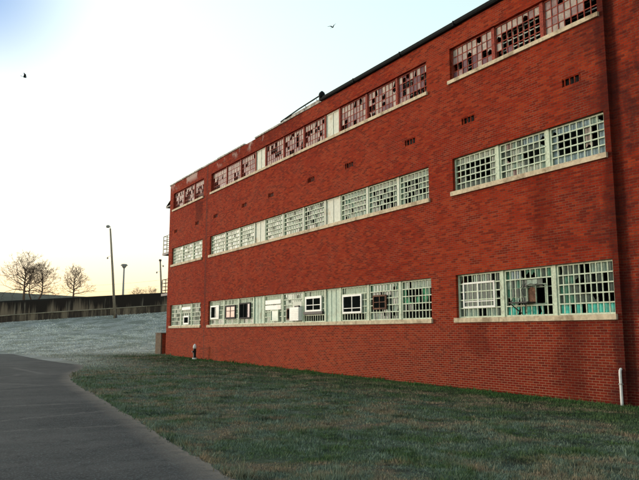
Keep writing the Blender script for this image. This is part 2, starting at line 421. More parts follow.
# ------------------------------------------------------------------ brick building
FX = 15.0                       # facade plane
YF, YN = 44.5, -9.0             # far and near end
JY = 10.12                      # joint, nearer part of the wall set back
RECESS = .13
ZT = 11.86
Z1 = (1.935, 2.075, 3.465); Z2 = (6.077, 6.216, 7.346); Z3 = (9.928, 10.046, 11.194)
BAYS = {'A': (43.8, 38.22), 'B': (37.0, 17.17), 'C': (15.97, 10.29)}
SEG = {'A': [43.8, 41.9, 39.98, 38.22], 'B': [37.0, 34.87, 32.92, 31.06, 29.88, 27.93, 25.96, 24.07, 22.9, 20.93, 18.96, 17.17], 'C': [15.97, 14.05, 12.15, 10.29]}
bld = empty('brick_building', (FX, YF, gz(15, 44.5)))
tag(bld, 'long three-storey red brick building with barred, broken ribbon windows beside the lawn', 'building')

holes = []
for (a, b) in BAYS.values():
    for z in (Z1, Z2, Z3): holes.append((b, a, z[1], z[2], .22))
VENTS = [11.21, 15.18, 18.13, 22.08, 25.15, 29.11, 32.25, 36.21, 39.2, 43.16]
VH = [(v - .30, v + .30, 8.36, 8.60, .09) for v in VENTS]
w = MB()
zb = -1.0
ysn = sorted({JY, YF, *[h[0] for h in holes + VH], *[h[1] for h in holes + VH]})
zsn = sorted({zb, ZT, *[h[2] for h in holes + VH], *[h[3] for h in holes + VH]})
allh = holes + VH
for y0, y1 in zip(ysn[:-1], ysn[1:]):
    for z0, z1 in zip(zsn[:-1], zsn[1:]):
        cy, cz = (y0 + y1) / 2, (z0 + z1) / 2
        if any(h[0] < cy < h[1] and h[2] < cz < h[3] for h in allh): continue
        w.face([(FX, y1, z0), (FX, y0, z0), (FX, y0, z1), (FX, y1, z1)])
for a, b, z0, z1, d in allh:
    X = FX + d + (.25 if d > .2 else 0)
    w.face([(FX, a, z0), (X, a, z0), (X, a, z1), (FX, a, z1)]); w.face([(FX, b, z0), (FX, b, z1), (X, b, z1), (X, b, z0)])
    w.face([(FX, a, z1), (X, a, z1), (X, b, z1), (FX, b, z1)]); w.face([(FX, a, z0), (FX, b, z0), (X, b, z0), (X, a, z0)])
    if d < .2: w.face([(X, b, z0), (X, a, z0), (X, a, z1), (X, b, z1)])
# set-back near part, its return, ends and back
w.face([(FX, JY, zb), (FX + RECESS, JY, zb), (FX + RECESS, JY, ZT), (FX, JY, ZT)])
w.face([(FX + RECESS, JY, zb), (FX + RECESS, YN, zb), (FX + RECESS, YN, ZT), (FX + RECESS, JY, ZT)])
w.face([(FX, YF, zb), (FX, YF, ZT), (FX + 14, YF, ZT), (FX + 14, YF, zb)])
w.face([(FX + RECESS, YN, zb), (FX + 14, YN, zb), (FX + 14, YN, ZT), (FX + RECESS, YN, ZT)])
w.face([(FX + 14, YN, zb), (FX + 14, YF, zb), (FX + 14, YF, ZT), (FX + 14, YN, ZT)])
w.build('wall', M['brick'], bld)
# interior: floors and inner partition keep the rooms dark
i_ = MB()
for z in (1.2, 5.0, 8.9): i_.box(FX + .5, FX + 13.8, YN + .3, YF - .3, z, z + .2)
i_.box(FX + 6, FX + 6.15, YN + .3, YF - .3, 1.4, 11.6)
for y in (9.4, 16.6, 30.4, 37.6): i_.box(FX + .5, FX + 6, y, y + .15, 1.4, 11.6)
i_.build('interior', M['interior'], bld)
# roof slab and edge
r_ = MB(); r_.box(FX + .05, FX + 14, YN, YF - .02, ZT - .12, ZT - .02); r_.build('roof', M['roof'], bld)
c_ = MB(); c2_ = MB()
y = YF + .04
while y > 23.4:
    y2 = y - random.uniform(1.1, 1.5)
    jz = random.uniform(-.012, .012); jx = random.uniform(-.015, .015)
    if not (31.2 < y < 32.6): (c_ if y > 32 else c2_).box(FX - .05 + jx, FX + .3, y2 + .012, y, ZT + .001, ZT + .085 + jz)
    y = y2
c_.build('coping', M['coping'], bld); c2_.build('coping', M['coping'], bld)
# black gutter along the nearer half of the roof, with joints
gt = MB()
y = 24.2; prof = [(0, 0), (-.12, 0), (-.16, .04), (-.165, .13), (-.1, .15), (.1, .165), (.1, .0)]
while y > YN:
    y2 = max(y - random.uniform(2.6, 3.2), YN)
    dz = random.uniform(-.01, .01) + .0
    A = [(FX + px_ , y, ZT + .003 + pz + dz) for px_, pz in prof]; B = [(FX + px_, y2 + .02, ZT + .003 + pz + dz) for px_, pz in prof]
    for k in range(len(prof)):
        q = (k + 1) % len(prof); gt.face([A[k], B[k], B[q], A[q]])
    gt.face(A[::-1]); gt.face(B)
    gt.box(FX - .175, FX - .1, y2 - .02, y2 + .02, ZT - .03, ZT + .145, 0)
    y = y2
gt.build('gutter', M['tar'], bld)
# loose flashing rail lifted off the coping, and the lump where the gutter starts
fl = MB(); fl.tube([(FX - .05, 28.0, ZT + .12), (FX - .05, 26.2, ZT + .24), (FX - .06, 24.1, ZT + .30)], .035, 6)
for yy in (27.2, 25.6, 24.6): fl.tube([(FX + .02, yy, ZT), (FX - .04, yy, ZT + .22)], .015, 5)
fl.build('loose_flashing', M['tar'], bld)
sc_ = MB(); sc_.tube([(FX - .1, 24.05, ZT + .1), (FX - .1, 24.05, ZT + .24), (FX - .1, 24.05, ZT + .34), (FX - .1, 24.05, ZT + .42)], [.13, .15, .12, .03], 10)
sc_.build('roof_vent_cap', M['tar'], bld, True)
# pale board between rail and coping
bb = MB(); bb.box(FX - .02, FX + .02, 24.3, 27.6, ZT + .09, ZT + .17); bb.build('flashing_strip', M['coping'], bld)
# dark expansion joint strip
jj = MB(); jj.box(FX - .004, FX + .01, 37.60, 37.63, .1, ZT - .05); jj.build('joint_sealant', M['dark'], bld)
# wall vents: louvred grille in each little opening
for v in VENTS:
    m = MB(); a, b = v - .295, v + .295
    for k in range(4): m.box(FX + .03, FX + .06, a + .03 + k * .16, a + .062 + k * .16, 8.37, 8.59)
    m.box(FX + .015, FX + .055, a, b, 8.575, 8.598); m.box(FX + .015, FX + .055, a, b, 8.362, 8.38)
    bp = MB(); bp.face([(FX + .085, a, 8.36), (FX + .085, b, 8.36), (FX + .085, b, 8.6), (FX + .085, a, 8.6)])
    vo = m.build('wall_vent', M['brick'], bld); bp.build('vent_void', M['dark'], vo)

# sills
for key, (a, b) in BAYS.items():
    for z in (Z1, Z2, Z3):
        m = MB(); y = a + .06; e = b - .06
        n = max(3, round((y - e) / 1.9)); L = (y - e) / n
        for k in range(n):
            m.box(FX - .075 - random.uniform(0, .006), FX + .30, y - (k + 1) * L + .004, y - k * L, z[0], z[1] + random.uniform(.0, .004) + .001)
        m.build('sill', M['stone'], bld)

# ---- windows
GL = ['g_dark', 'g_grey', 'g_green', 'g_mint', 'g_white', 'g_pink', 'g_pale', 'g_plum', 'turq', 'cream', 'panelgreen', 'inner_green', 'g_sky', 'brown', 'g_amber']
GI = {k: i for i, k in enumerate(GL)}
def pane(m, X, y0, y1, z0, z1, kind, broken=0.):
    """one pane as a thin sheet; broken panes keep a jagged shard"""
    if kind is None: return
    tx = random.uniform(-.006, .006)
    if random.random() < broken:
        s = random.random(); ym = y0 + (y1 - y0) * random.uniform(.25, .75); zm = z0 + (z1 - z0) * random.uniform(.25, .75)
        if s < .3: P = [(X, y0, z0), (X, y1, z0), (X, y1, zm), (X, ym, z0 + (zm - z0) * .4), (X, y0, z0 + (zm - z0) * .8)]
        elif s < .6: P = [(X, y0, z1), (X, y0, zm), (X, ym, z1 - (z1 - zm) * .4), (X, y1, zm), (X, y1, z1)]
        elif s < .8: P = [(X, y0, z0), (X, ym, z0), (X, y0 + (ym - y0) * .5, zm), (X, ym, z1), (X, y0, z1)]
        else: P = [(X, y1, z0), (X, y1, z1), (X, ym, z1), (X, y1 + (ym - y1) * .5, zm)]
        m.face(P, GI[kind]); return
    m.face([(X + tx, y0, z0), (X - tx, y1, z0), (X - tx, y1, z1), (X + tx, y0, z1)], GI[kind])

def window(a, b, z0, z1, style, cells, nc, nr, fm, barm=None, bars_behind=False, inserts=(), hide=None, broken=.15):
    """a > b along the facade; cells(c, r, nc, nr) names the pane material, r counted from the top"""
    X = FX + .13; fw = .045
    fr = MB()
    fr.box(X - .03, X + .07, b, b + fw, z0, z1); fr.box(X - .03, X + .07, a - fw, a, z0, z1)
    fr.box(X - .025, X + .065, b + fw, a - fw, z1 - fw, z1); fr.box(X - .025, X + .065, b + fw, a - fw, z0, z0 + fw)
    wobj = fr.build('window', M[fm], bld)
    ia, ib, i0, i1 = a - fw, b + fw, z0 + fw, z1 - fw
    cw = (ia - ib) / nc; rh = (i1 - i0) / nr
    hid = hide or (lambda c, r: False)
    mu = MB(); t = .013
    XM = X + (.0 if bars_behind else .03)
    for c in range(1, nc if style == 3 else 1):
        yy = ia - c * cw
        for r in range(nr):
            if hid(c, r) and hid(c - 1, r): continue
            mu.box(XM - .012, XM + .012, yy - t, yy + t, i1 - (r + 1) * rh, i1 - r * rh)
    if style != 3:
        for yy in (ib + .0135, ia - .0135): mu.box(XM - .013, XM + .017, yy - .012, yy + .012, i0, i1)
    for r in range(1, nr):
        for c in range(nc):
            if hid(c, r) and hid(c, r - 1): continue
            mu.box(XM - .010, XM + .014, ia - (c + 1) * cw, ia - c * cw, i1 - r * rh - t, i1 - r * rh + t)
    mu.build('glazing_bars', M['rust' if style == 3 else 'mint_dark'], wobj)
    gp = MB()
    for c in range(nc):
        for r in range(nr):
            if hid(c, r): continue
            k = cells(c, r, nc, nr)
            if k: pane(gp, XM + .002 if style == 3 else XM, ia - (c + 1) * cw + .004, ia - c * cw - .004, i1 - (r + 1) * rh + .004, i1 - r * rh - .004, k, broken)
    if gp.f: gp.build('panes', [M[k] for k in GL], wobj)
    if barm:
        gb = MB(); XB = X + .16 if bars_behind else X - .02
        for c in range(nc + (0 if bars_behind else 1)):
            yy = ia - (c + (.5 if bars_behind else 0)) * cw
            yy = min(max(yy, ib + .01), ia - .01)
            if not bars_behind and hid(min(c, nc - 1), 2): 
                for (p0, p1) in ((i0, i0 + rh), (i1 - rh, i1)):
                    gb.box(XB - .012, XB + .012, yy - .014, yy + .014, p0, p1)
                continue
            gb.box(XB - .012, XB + .012, yy - .014, yy + .014, i0, i1)
        for r in range(1, nr):
            if not bars_behind and nr > 2 and hid(nc // 2, 2) and 1 < r < nr - 1:
                continue
            zz = i1 - r * rh; gb.box(XB - .018, XB - .0125 if False else XB - .004, ib, ia, zz - .017, zz + .017)
        gb.build('security_bars', M[barm], wobj)
    for ins in inserts: ins(wobj, ia, ib, i0, i1)
    return wobj
def post(y, z, mt, name='post', wd=.10):
    m = MB(); m.box(FX + .075, FX + .21, y - wd / 2, y + wd / 2, z[1], z[2]); return m.build(name, M[mt], bld)
def panel(a, b, z, mt, grooves=4):
    m = MB(); m.box(FX + .13, FX + .20, b, a, z[1], z[2])
    for k in range(grooves + 1):
        yy = b + (a - b) * k / grooves; yy = min(max(yy, b + .02), a - .02)
        m.box(FX + .112, FX + .13, yy - .02, yy + .02, z[1], z[2] - .003)
    m.box(FX + .108, FX + .128, b, a, z[2] - .06, z[2] - .003)
    return m.build('infill_panel', M[mt], bld)

# cell choosers
def pick(r_, *kw):
    t = random.random() * sum(w for _, w in kw)
    for k, w_ in kw:
        t -= w_
        if t <= 0: return k
    return kw[-1][0]
def top_style(dark=.25, holes_from=2):
    s0 = random.uniform(0, 90)
    def f(c, r, nc, nr):
        q = mnoise.noise(Vector((c * .38 + s0, r * .5, 2.2))) + random.uniform(-.16, .16)
        lim = .30 - dark * .9 - .05 * r
        if r == 0: return pick(0, ('g_pale', 8), ('g_pink', 2)) if q < .42 else 'g_plum'
        if q > lim + .18: return None
        if q > lim: return 'g_plum'
        return pick(0, ('g_pale', 3 if r == 1 else 1.5), ('g_pink', 4))
    return f
def c2_top(c, r, nc, nr):
    if r == 0: return 'g_pale' if c < 5 or random.random() < .5 else 'g_pink'
    if c == 0 and r < 3: return 'g_pale'
    return pick(0, (None, 9), ('g_plum', 1))
def c3_top(c, r, nc, nr):
    if c >= nc - 2: return pick(0, (None, 4), ('g_pink', 1)) if r else 'g_pink'
    if r == nr - 1: return pick(0, ('g_pink', 3), (None, 2)) if c > 2 else 'g_pale'
    return pick(0, ('g_pale', 6), ('g_pink', 6))
def mid_green(c, r, nc, nr):
    return pick(0, ('g_mint', 5), ('g_green', 2.2), ('g_grey', 2.5), ('g_white', 2.5))
def mid_dark(c, r, nc, nr):
    if r == 0: return 'g_white' if random.random() < .8 else 'g_mint'
    if c == 0: return 'g_mint'
    return pick(0, ('g_dark', 4), ('g_grey', 5), (None, 1), ('g_mint', 2.5))
def c1_mid(c, r, nc, nr):
    if r == 0 or c == nc - 1: return 'g_white'
    return pick(0, (None, 5), ('g_dark', 3), ('g_grey', 1)) if r < 4 else 'g_grey'
def c2_mid(c, r, nc, nr):
    if c >= 4 and r in (0,): return 'g_sky'
    if 4 <= c <= 6 and r in (1, 2, 3): return pick(0, ('g_grey', 3), ('g_dark', 2))
    if c == 7: return 'g_mint'
    return pick(0, ('g_white', 4), ('g_mint', 2), ('g_pink', 2), ('g_grey', 1))
def c3_mid(c, r, nc, nr):
    if r == 0: return 'g_sky' if c < 6 else 'g_mint'
    if c < 1 or c >= 7: return pick(0, ('g_sky', 3), ('g_mint', 1))
    if c == 5: return 'g_pale' if r < 4 else 'g_sky'
    return pick(0, (None, 5), ('g_dark', 3)) if r in (1, 2, 3) else 'g_sky'
def low_c1(c, r, nc, nr): return pick(0, ('g_grey', 5), ('g_mint', 3), ('g_dark', 2)) if r in (0, nr - 1) else pick(0, ('g_grey', 5), ('g_dark', 3), ('g_mint', 1))
def low_c2(c, r, nc, nr):
    if r == nr - 1: return 'turq' if c < 7 else None
    if r == 0: return pick(0, ('g_green', 3), ('g_sky', 2), ('g_grey', 1))
    if c > 6: return pick(0, ('inner_green', 2), (None, 2))
    return pick(0, ('g_grey', 4), ('g_mint', 3), ('g_green', 2))
def low_c3(c, r, nc, nr):
    if r == nr - 1: return 'turq' if c in (0, 1, 7, 8, 9) else pick(0, ('turq', 2), (None, 3))
    if r == 0: return pick(0, ('g_mint', 3), (None, 3), ('g_grey', 1))
    if c <= 3: return pick(0, ('g_grey', 4), ('g_green', 3), ('g_mint', 1))
    return pick(0, (None, 4), ('g_grey', 3), ('g_dark', 2), ('g_green', 1))
def low_green(c, r, nc, nr):
    if r == 0: return 'g_mint'
    return pick(0, ('inner_green', 4), ('g_dark', 4), ('g_green', 2), (None, 3)) if r < 3 else pick(0, ('g_dark', 4), (None, 3), ('g_grey', 1))
def low_board(c, r, nc, nr): return 'panelgreen' if r < nr - 1 else pick(0, ('panelgreen', 3), ('g_grey', 2))
def low_grey(c, r, nc, nr): return pick(0, ('g_grey', 5), ('g_dark', 2), ('g_green', 2), ('g_mint', 1))
def low_b8(c, r, nc, nr):
    if r == 0: return 'g_green'
    return pick(0, ('g_grey', 4), ('g_mint', 2), ('g_dark', 2))

# inserts: fractions of the window, measured from its far (left in the photo) side and from the top
def ins_box(name, f0, f1, t0, t1, frame, fillm, fwid=.05, vbar=(), hbar=(), proud=.095, fm2=None):
    def go(wobj, ia, ib, i0, i1):
        W = ia - ib; H = i1 - i0
        a, b = ia - f0 * W, ia - f1 * W; z1, z0 = i1 - t0 * H, i1 - t1 * H
        X = FX + .13 - proud
        m = MB()
        m.box(X, X + .05, b, b + fwid, z0, z1); m.box(X, X + .05, a - fwid, a, z0, z1)
        m.box(X + .002, X + .048, b + fwid, a - fwid, z1 - fwid, z1); m.box(X + .002, X + .048, b + fwid, a - fwid, z0, z0 + fwid)
        for v in vbar:
            yy = a - v * (a - b); m.box(X + .008, X + .04, yy - .018, yy + .018, z0 + fwid, z1 - fwid)
        for v in hbar:
            zz = z1 - v * (z1 - z0); m.box(X + .010, X + .038, b + fwid, a - fwid, zz - .014, zz + .014)
        m.build(name, M[frame], wobj)
        p = MB(); n = len(vbar) + 1; cuts = [0, *vbar, 1]
        fs = fillm if isinstance(fillm, (list, tuple)) else [fillm] * n
        for k in range(n):
            p.face([(X + .03, a - cuts[k] * (a - b), z0), (X + .03, a - cuts[k + 1] * (a - b), z0), (X + .03, a - cuts[k + 1] * (a - b), z1), (X + .03, a - cuts[k] * (a - b), z1)], GI[fs[k]])
        p.build('insert_glass', [M[k] for k in GL], wobj)
    return go
def ins_board(name, f0, f1, t0, t1, mt, thick=.04, proud=.05):
    def go(wobj, ia, ib, i0, i1):
        W = ia - ib; H = i1 - i0; X = FX + .13 - proud
        m = MB(); m.box(X, X + thick, ia - f1 * W, ia - f0 * W, i1 - t1 * H, i1 - t0 * H); m.build(name, M[mt], wobj)
    return go
def ins_ac(wobj, ia, ib, i0, i1):        # pale air-conditioner casing sticking out
    W = ia - ib; H = i1 - i0
    m = MB(); a, b = ia - .52 * W, ia - .99 * W; z1, z0 = i1 - .50 * H, i1 - .97 * H; X = FX - .10
    m.box(X, FX + .14, b, a, z0, z1)
    for k in range(6): m.box(X - .012, X - .001, b + .05, a - .05, z0 + .08 + k * .08, z0 + .11 + k * .08)
    o = m.build('air_conditioner_casing', M['white'], wobj)
    m = MB(); m.tube([(X + .04, (a + b) / 2, z1 + .03), (X + .2, (a + b) / 2 - .2, z1 + .06)], .03, 6); m.box(X, X + .1, b + .02, b + .3, z1 + .001, z1 + .06); m.build('bracket', M['iron'], wobj)
def ins_hole(wobj, ia, ib, i0, i1):      # torn-out middle: brown ragged frame, mesh remains and a bent shelf bracket
    W = ia - ib; H = i1 - i0; Y = lambda f: ia - f * W; Z = lambda t: i1 - t * H
    m = MB(); X = FX + .10
    m.box(X, X + .06, Y(.86), Y(.46), Z(.36), Z(.33)); m.box(X, X + .06, Y(.86), Y(.46), Z(.80), Z(.76))
    m.box(X + .004, X + .05, Y(.475), Y(.45), Z(.76), Z(.36)); m.box(X + .004, X + .05, Y(.87), Y(.84), Z(.80), Z(.33)); m.box(X + .004, X + .04, Y(.66), Y(.645), Z(.76), Z(.36))
    m.build('torn_frame', M['mint_dark'], wobj)
    m = MB(); m.face([(X + .04, Y(.475), Z(.76)), (X + .04, Y(.645), Z(.76)), (X + .04, Y(.645), Z(.42)), (X + .04, Y(.55), Z(.38)), (X + .04, Y(.475), Z(.45))]); m.build('rotten_board', M['brown'], wobj)
    m = MB()
    for k in range(5): m.tube([(X - .06, Y(.36 + .1 * k), Z(.40 - .02 * (k % 2))), (X - .1, Y(.44 + .1 * k), Z(.33 + .03 * (k % 3)))], .008, 5)
    m.tube([(X - .03, Y(.42), Z(.38)), (X - .12, Y(.6), Z(.335)), (X - .1, Y(.86), Z(.36))], .012, 6)
    m.tube([(X, Y(.45), Z(.30)), (X - .1, Y(.40), Z(.46)), (X - .08, Y(.43), Z(.56))], .012, 6)
    m.build('bent_wire', M['iron'], wobj)
    m = MB(); m.box(X - .30, X + .02, Y(.62), Y(.22), Z(.745), Z(.72)); m.tube([(X - .28, Y(.24), Z(.75)), (X, Y(.34), Z(.97))], .018, 6); m.tube([(X - .28, Y(.58), Z(.75)), (X, Y(.42), Z(.97))], .018, 6)
    m.tube([(X - .05, Y(.16), Z(.66)), (X - .28, Y(.24), Z(.745))], .018, 6)
    m.build('shelf_bracket', M['iron'], wobj)

def windows_of(bay):
    s = SEG[bay]; out = []
    if bay == 'B': out = [(s[0], s[1]), (s[1], s[2]), (s[2], s[3]), (s[4], s[5]), (s[5], s[6]), (s[6], s[7]), (s[8], s[9]), (s[9], s[10]), (s[10], s[11])]
    else: out = [(s[0], s[1]), (s[1], s[2]), (s[2], s[3])]
    return out
PW = .05
for bay in 'ABC':
    wl_ = windows_of(bay)
    for fi, z in ((1, Z1), (2, Z2), (3, Z3)):
        mt = {1: 'mint', 2: 'mint', 3: 'rust'}[fi]
        # posts between windows
        s = SEG[bay]
        for k in range(1, len(s) - 1): post(s[k], z, 'rust' if fi == 3 else ('cream' if (bay == 'B' and fi == 2) else 'mint'), wd=.11 if fi == 3 else .10)
        if bay == 'B':
            for (a, b) in ((s[3], s[4]), (s[7], s[8])):
                panel(a - .056, b + .056, z, 'cream' if fi > 1 else 'panelgreen', 3 if fi == 1 else 2)
        for k, (a, b) in enumerate(wl_):
            first, last = k == 0, k == len(wl_) - 1
            a2 = a - (0.004 if a == s[0] else PW + .003); b2 = b + (.004 if b == s[-1] else PW + .003)
            za, zb_ = z[1] + .006, z[2] - .004
            if fi == 3:
                cf = top_style(random.choice([.08, .16, .24])); br = .12
                if bay == 'C': cf = [top_style(.1), c2_top, c3_top][k]; br = [.15, .25, .03][k]
                if bay == 'B' and k == 8: cf = top_style(.35)
                if bay == 'A': cf = top_style(.45); br = .3
                window(a2, b2, za, zb_, 3, cf, 8, 4, 'rust', 'cream' if (bay == 'C' and k == 1) else 'galv', True, broken=br)
            elif fi == 2:
                cf = mid_green; nc = 8
                if bay == 'B' and k in (7, 8): cf = mid_dark
                if bay == 'B' and k in (5,): cf = lambda c, r, nc, nr: pick(0, ('g_mint', 3), ('g_grey', 3), ('g_dark', 3), ('g_green', 1))
                if bay == 'C': cf = [c1_mid, c2_mid, c3_mid][k]
                window(a2, b2, za, zb_, 2, cf, nc, 5, 'mint', 'mint', broken=.08)
            else:
                cf = low_board; ins = (); hd = None; nc = 9; bm_ = 'mint'
                if bay == 'C':
                    if k == 0: cf = low_c1; ins = (ins_box('storm_frame', .10, .87, .17, .80, 'white', ['g_grey', 'g_grey'], .055, (.48,), (.75,), proud=.05),)
                    if k == 1: cf = low_c2; ins = (ins_hole,); hd = lambda c, r: 4 <= c <= 7 and r in (2, 3)
                    if k == 2: cf = low_c3; nc = 10
                elif bay == 'B':
                    if k == 0: ins = (ins_box('storm_frame', .10, .72, .18, .78, 'white', ['g_dark', 'g_grey'], .08, (.55,)),)
                    if k == 1: ins = (ins_box('storm_frame', .08, .86, .22, .80, 'dark', ['g_amber', 'g_amber'], .09, (.5,), (.42,)),)
                    if k == 2: ins = (ins_box('storm_frame', .06, .86, .17, .82, 'dark', ['g_dark', 'g_dark', 'g_plum'], .07, (.4, .7)),)
                    if k == 3: ins = (ins_board('board', .04, .96, .16, .32, 'white'), ins_board('board', .04, .97, .36, .53, 'white'), ins_box('storm_frame', .40, .86, .54, .97, 'mint', 'g_green', .05),)
                    if k == 4: cf = lambda c, r, nc, nr: ('g_green' if c < 5 and r < 2 else 'g_mint'); ins = (ins_board('board', .50, .98, .30, .49, 'cream'), ins_ac, ins_box('storm_frame', .22, .50, .52, .93, 'brown', 'g_dark', .05),)
                    if k == 5: ins = (ins_box('storm_frame', .08, .90, .16, .70, 'white', ['g_dark', 'g_dark'], .10, (.5,), (.55,)), ins_board('window_box', .02, .97, .68, .77, 'iron', .10, .13)); cf = lambda c, r, nc, nr: 'g_dark' if r == 4 else 'panelgreen'
                    if k == 6: ins = (ins_box('storm_frame', .06, .82, .22, .80, 'white', ['g_dark', 'g_dark'], .07, (.5,), (.72,)),); cf = lambda c, r, nc, nr: 'g_dark' if r == 4 and c < 8 else 'panelgreen'
                    if k == 7: cf = low_b8; ins = (ins_box('storm_frame', .14, .60, .30, .72, 'brown', ['g_dark', 'g_dark'], .06, (.5,), (.5,)),)
                    if k == 8: cf = low_green
                elif bay == 'A':
                    cf = low_grey
                    if k == 1: cf = lambda c, r, nc, nr: 'g_white' if r < 2 else 'g_mint'; ins = (ins_board('board', .05, .95, .12, .26, 'white'), ins_box('storm_frame', .30, .85, .55, .98, 'white', 'g_dark', .10))
                    if k == 2: cf = lambda c, r, nc, nr: pick(0, ('g_dark', 3), ('g_grey', 3), ('g_mint', 1))
                window(a2, b2, za, zb_, 1, cf, nc, 5, 'mint', bm_, inserts=ins, hide=hd, broken=.1)

# fire escape landings on the far end wall
for z, h in ((8.0 - .75, 1.2), (4.35, 1.0)):
    m = MB(); m.box(FX + .05, FX + 2.4, YF + .01, YF + 1.5, z - .16, z)
    fe = m.build('fire_escape_landing', M['iron'], bld)
    m = MB()
    for k in range(4): m.tube([(FX + .1, YF + .03, z + h * (k + 1) / 4), (FX + .1, YF + 1.45, z + h * (k + 1) / 4), (FX + 2.3, YF + 1.45, z + h * (k + 1) / 4)], .022, 6)
    for (xx, yy) in ((.1, .7), (.1, 1.45), (1.2, 1.45), (2.3, 1.45)): m.tube([(FX + xx, YF + yy, z), (FX + xx, YF + yy, z + h)], .025, 6)
    m.build('railing', M['iron'], fe)
m = MB(); m.box(FX + .02, FX + 1.6, YF + .01, YF + .95, 10.45, 10.55); m.face([(FX + .02, YF + .01, 10.9), (FX + .02, YF + .95, 10.56), (FX + 1.6, YF + .95, 10.56), (FX + 1.6, YF + .01, 10.9)])
m.build('door_hood', M['iron'], bld)

# ------------------------------------------------------------------ small things at the wall
# bulkhead pier past the far corner
pz = gz(15, 46)
br_ = empty('brick_pier', (15.05, 45.9, pz))
tag(br_, 'low dark brick pier with pale edge standing at the far corner of the building', 'pier')
m = MB(); m.box(15.02, 15.9, 45.35, 46.5, pz - .4, pz + 1.42); m.build('shaft', M['brick'], br_)
m = MB(); m.box(14.93, 15.019, 45.33, 46.52, pz - .4, pz + 1.40); m.build('concrete_edge', M['concrete'], br_)
m = MB(); m.box(14.91, 15.95, 45.30, 46.55, pz + 1.421, pz + 1.49); m.build('cap', M['concrete'], br_)

# standpipe on the lawn beside the wall
sx, sy = 14.45, 37.6; szg = gz(sx, sy)
sp = empty('standpipe', (sx, sy, szg)); tag(sp, 'short black standpipe with white cap and base at the foot of the brick wall', 'standpipe')
m = MB(); m.tube([(sx, sy, szg - .1), (sx, sy, szg + .09), (sx, sy, szg + .10)], [.13, .13, .09], 14); m.build('base', M['pipe_white'], sp)
m = MB(); m.tube([(sx, sy, szg + .10), (sx, sy, szg + .14), (sx, sy, szg + .58), (sx, sy, szg + .62)], [.10, .085, .085, .10], 14); m.build('body', M['black'], sp, True)
m = MB(); m.tube([(sx, sy, szg + .62), (sx, sy, szg + .70), (sx, sy, szg + .82), (sx, sy, szg + .90)], [.095, .11, .085, .03], 14); m.build('cap', M['pipe_white'], sp, True)
m = MB(); m.tube([(sx, sy, szg + .45), (sx - .16, sy, szg + .45)], [.045, .05], 10); m.build('outlet', M['black'], sp)

# white drain pipe at the joint
dx_, dy_ = FX - .04, 10.24; dzg = gz(15, 10)
m = MB(); pts = [(FX + .05, dy_, dzg + .88), (FX - .01, dy_, dzg + .87), (FX - .035, dy_, dzg + .84), (FX - .042, dy_, dzg + .79)] + [(FX - .042, dy_, dzg + .77 - k * .1) for k in range(1, 9)]
m.tube(pts, .034, 12)
o = m.build('drain_pipe', M['pipe_white'], None, True)
dr = empty('downpipe', (FX, dy_, dzg)); tag(dr, 'short white plastic drain pipe bent into the brick wall near the right end', 'pipe')
o.parent = dr; o.matrix_parent_inverse = Matrix.Identity(4); o.data.transform(Matrix.Translation((-FX, -dy_, -dzg)))
m = MB()
for zz in (.5,): m.box(FX - .08, FX - .002, dy_ - .04, dy_ + .04, dzg + zz, dzg + zz + .03)
m.build('clamp', M['galv'], dr)

# ------------------------------------------------------------------ perimeter wall
Wp = [(-75, 160.1), (-20, 125.2), (11.0, 105.5), (24.9, 96.8), (31, 93), (60, 74.7), (95, 52.6)]
def wall_top(x):
    return float(np.interp(x, [-75, -20, 11, 31, 60, 95], [5.9, 5.9, 6.16, 7.39, 9.1, 9.5]))
pw = empty('perimeter_wall', (11, 105.5, gz(11, 105)))
tag(pw, 'long concrete perimeter wall streaked black running across the frosted slope', 'wall')
verts, faces, hf = [], [], []
n = 170
P = []
for k in range(n + 1):
    x = -75 + 170 * k / n; y = float(np.interp(x, [p[0] for p in Wp], [p[1] for p in Wp])); P.append((x, y))
nx, ny = .533, .846
for x, y in P:
    t = wall_top(x); b = gz(x, y) - .7
    for (ox, z, h) in ((0, b, 0.), (0, b + .7, .02), (0, (b + .7 + t) / 2, .5), (0, t, 1.), (.4, t, 1.), (.4, b, 0.)):
        verts.append((x + nx * ox, y + ny * ox, z)); hf.append(h)
for k in range(n):
    for j in range(5): a = k * 6 + j; faces.append((a, a + 6, a + 7, a + 1))
me = bpy.data.meshes.new('panelling'); me.from_pydata(verts, [], faces); at = me.attributes.new('hfrac', 'FLOAT_VECTOR', 'POINT')
at.data.foreach_set('vector', np.array([(h, 0, 0) for h in hf], dtype=np.float32).ravel()); me.materials.append(M['pwall'])
me.transform(Matrix.Translation(pw.location).inverted())
o = bpy.data.objects.new('panelling', me); o.parent = pw; col.objects.link(o)
m = MB()
for (x0, y0), (x1, y1) in zip(P[:-1], P[1:]):
    a0, a1 = gz(x0, y0) + .90, gz(x1, y1) + .90
    A = [(x0 - nx * d, y0 - ny * d, z) for d, z in ((.1, a0 - 1.6), (.1, a0), (-.02, a0 + .02))]; B = [(x1 - nx * d, y1 - ny * d, z) for d, z in ((.1, a1 - 1.6), (.1, a1), (-.02, a1 + .02))]
    for k in range(2): m.face([A[k], B[k], B[k + 1], A[k + 1]])
def mat_plinth():
    t = NT('streaked_plinth'); x, y, z = t.xyz(t.pos()); q = t.math('SUBTRACT', t.math('MULTIPLY', x, .846), t.math('MULTIPLY', y, .533))
    n = t.noise(t.vec(q, t.math('MULTIPLY', z, .05), 4.), .6, 7, .85)
    return t.col(t.mix(t.ss(n, .40, .54), (.19, .15, .105), (.04, .03, .024)), .95)
m.build('plinth', mat_plinth(), pw)
m = MB()
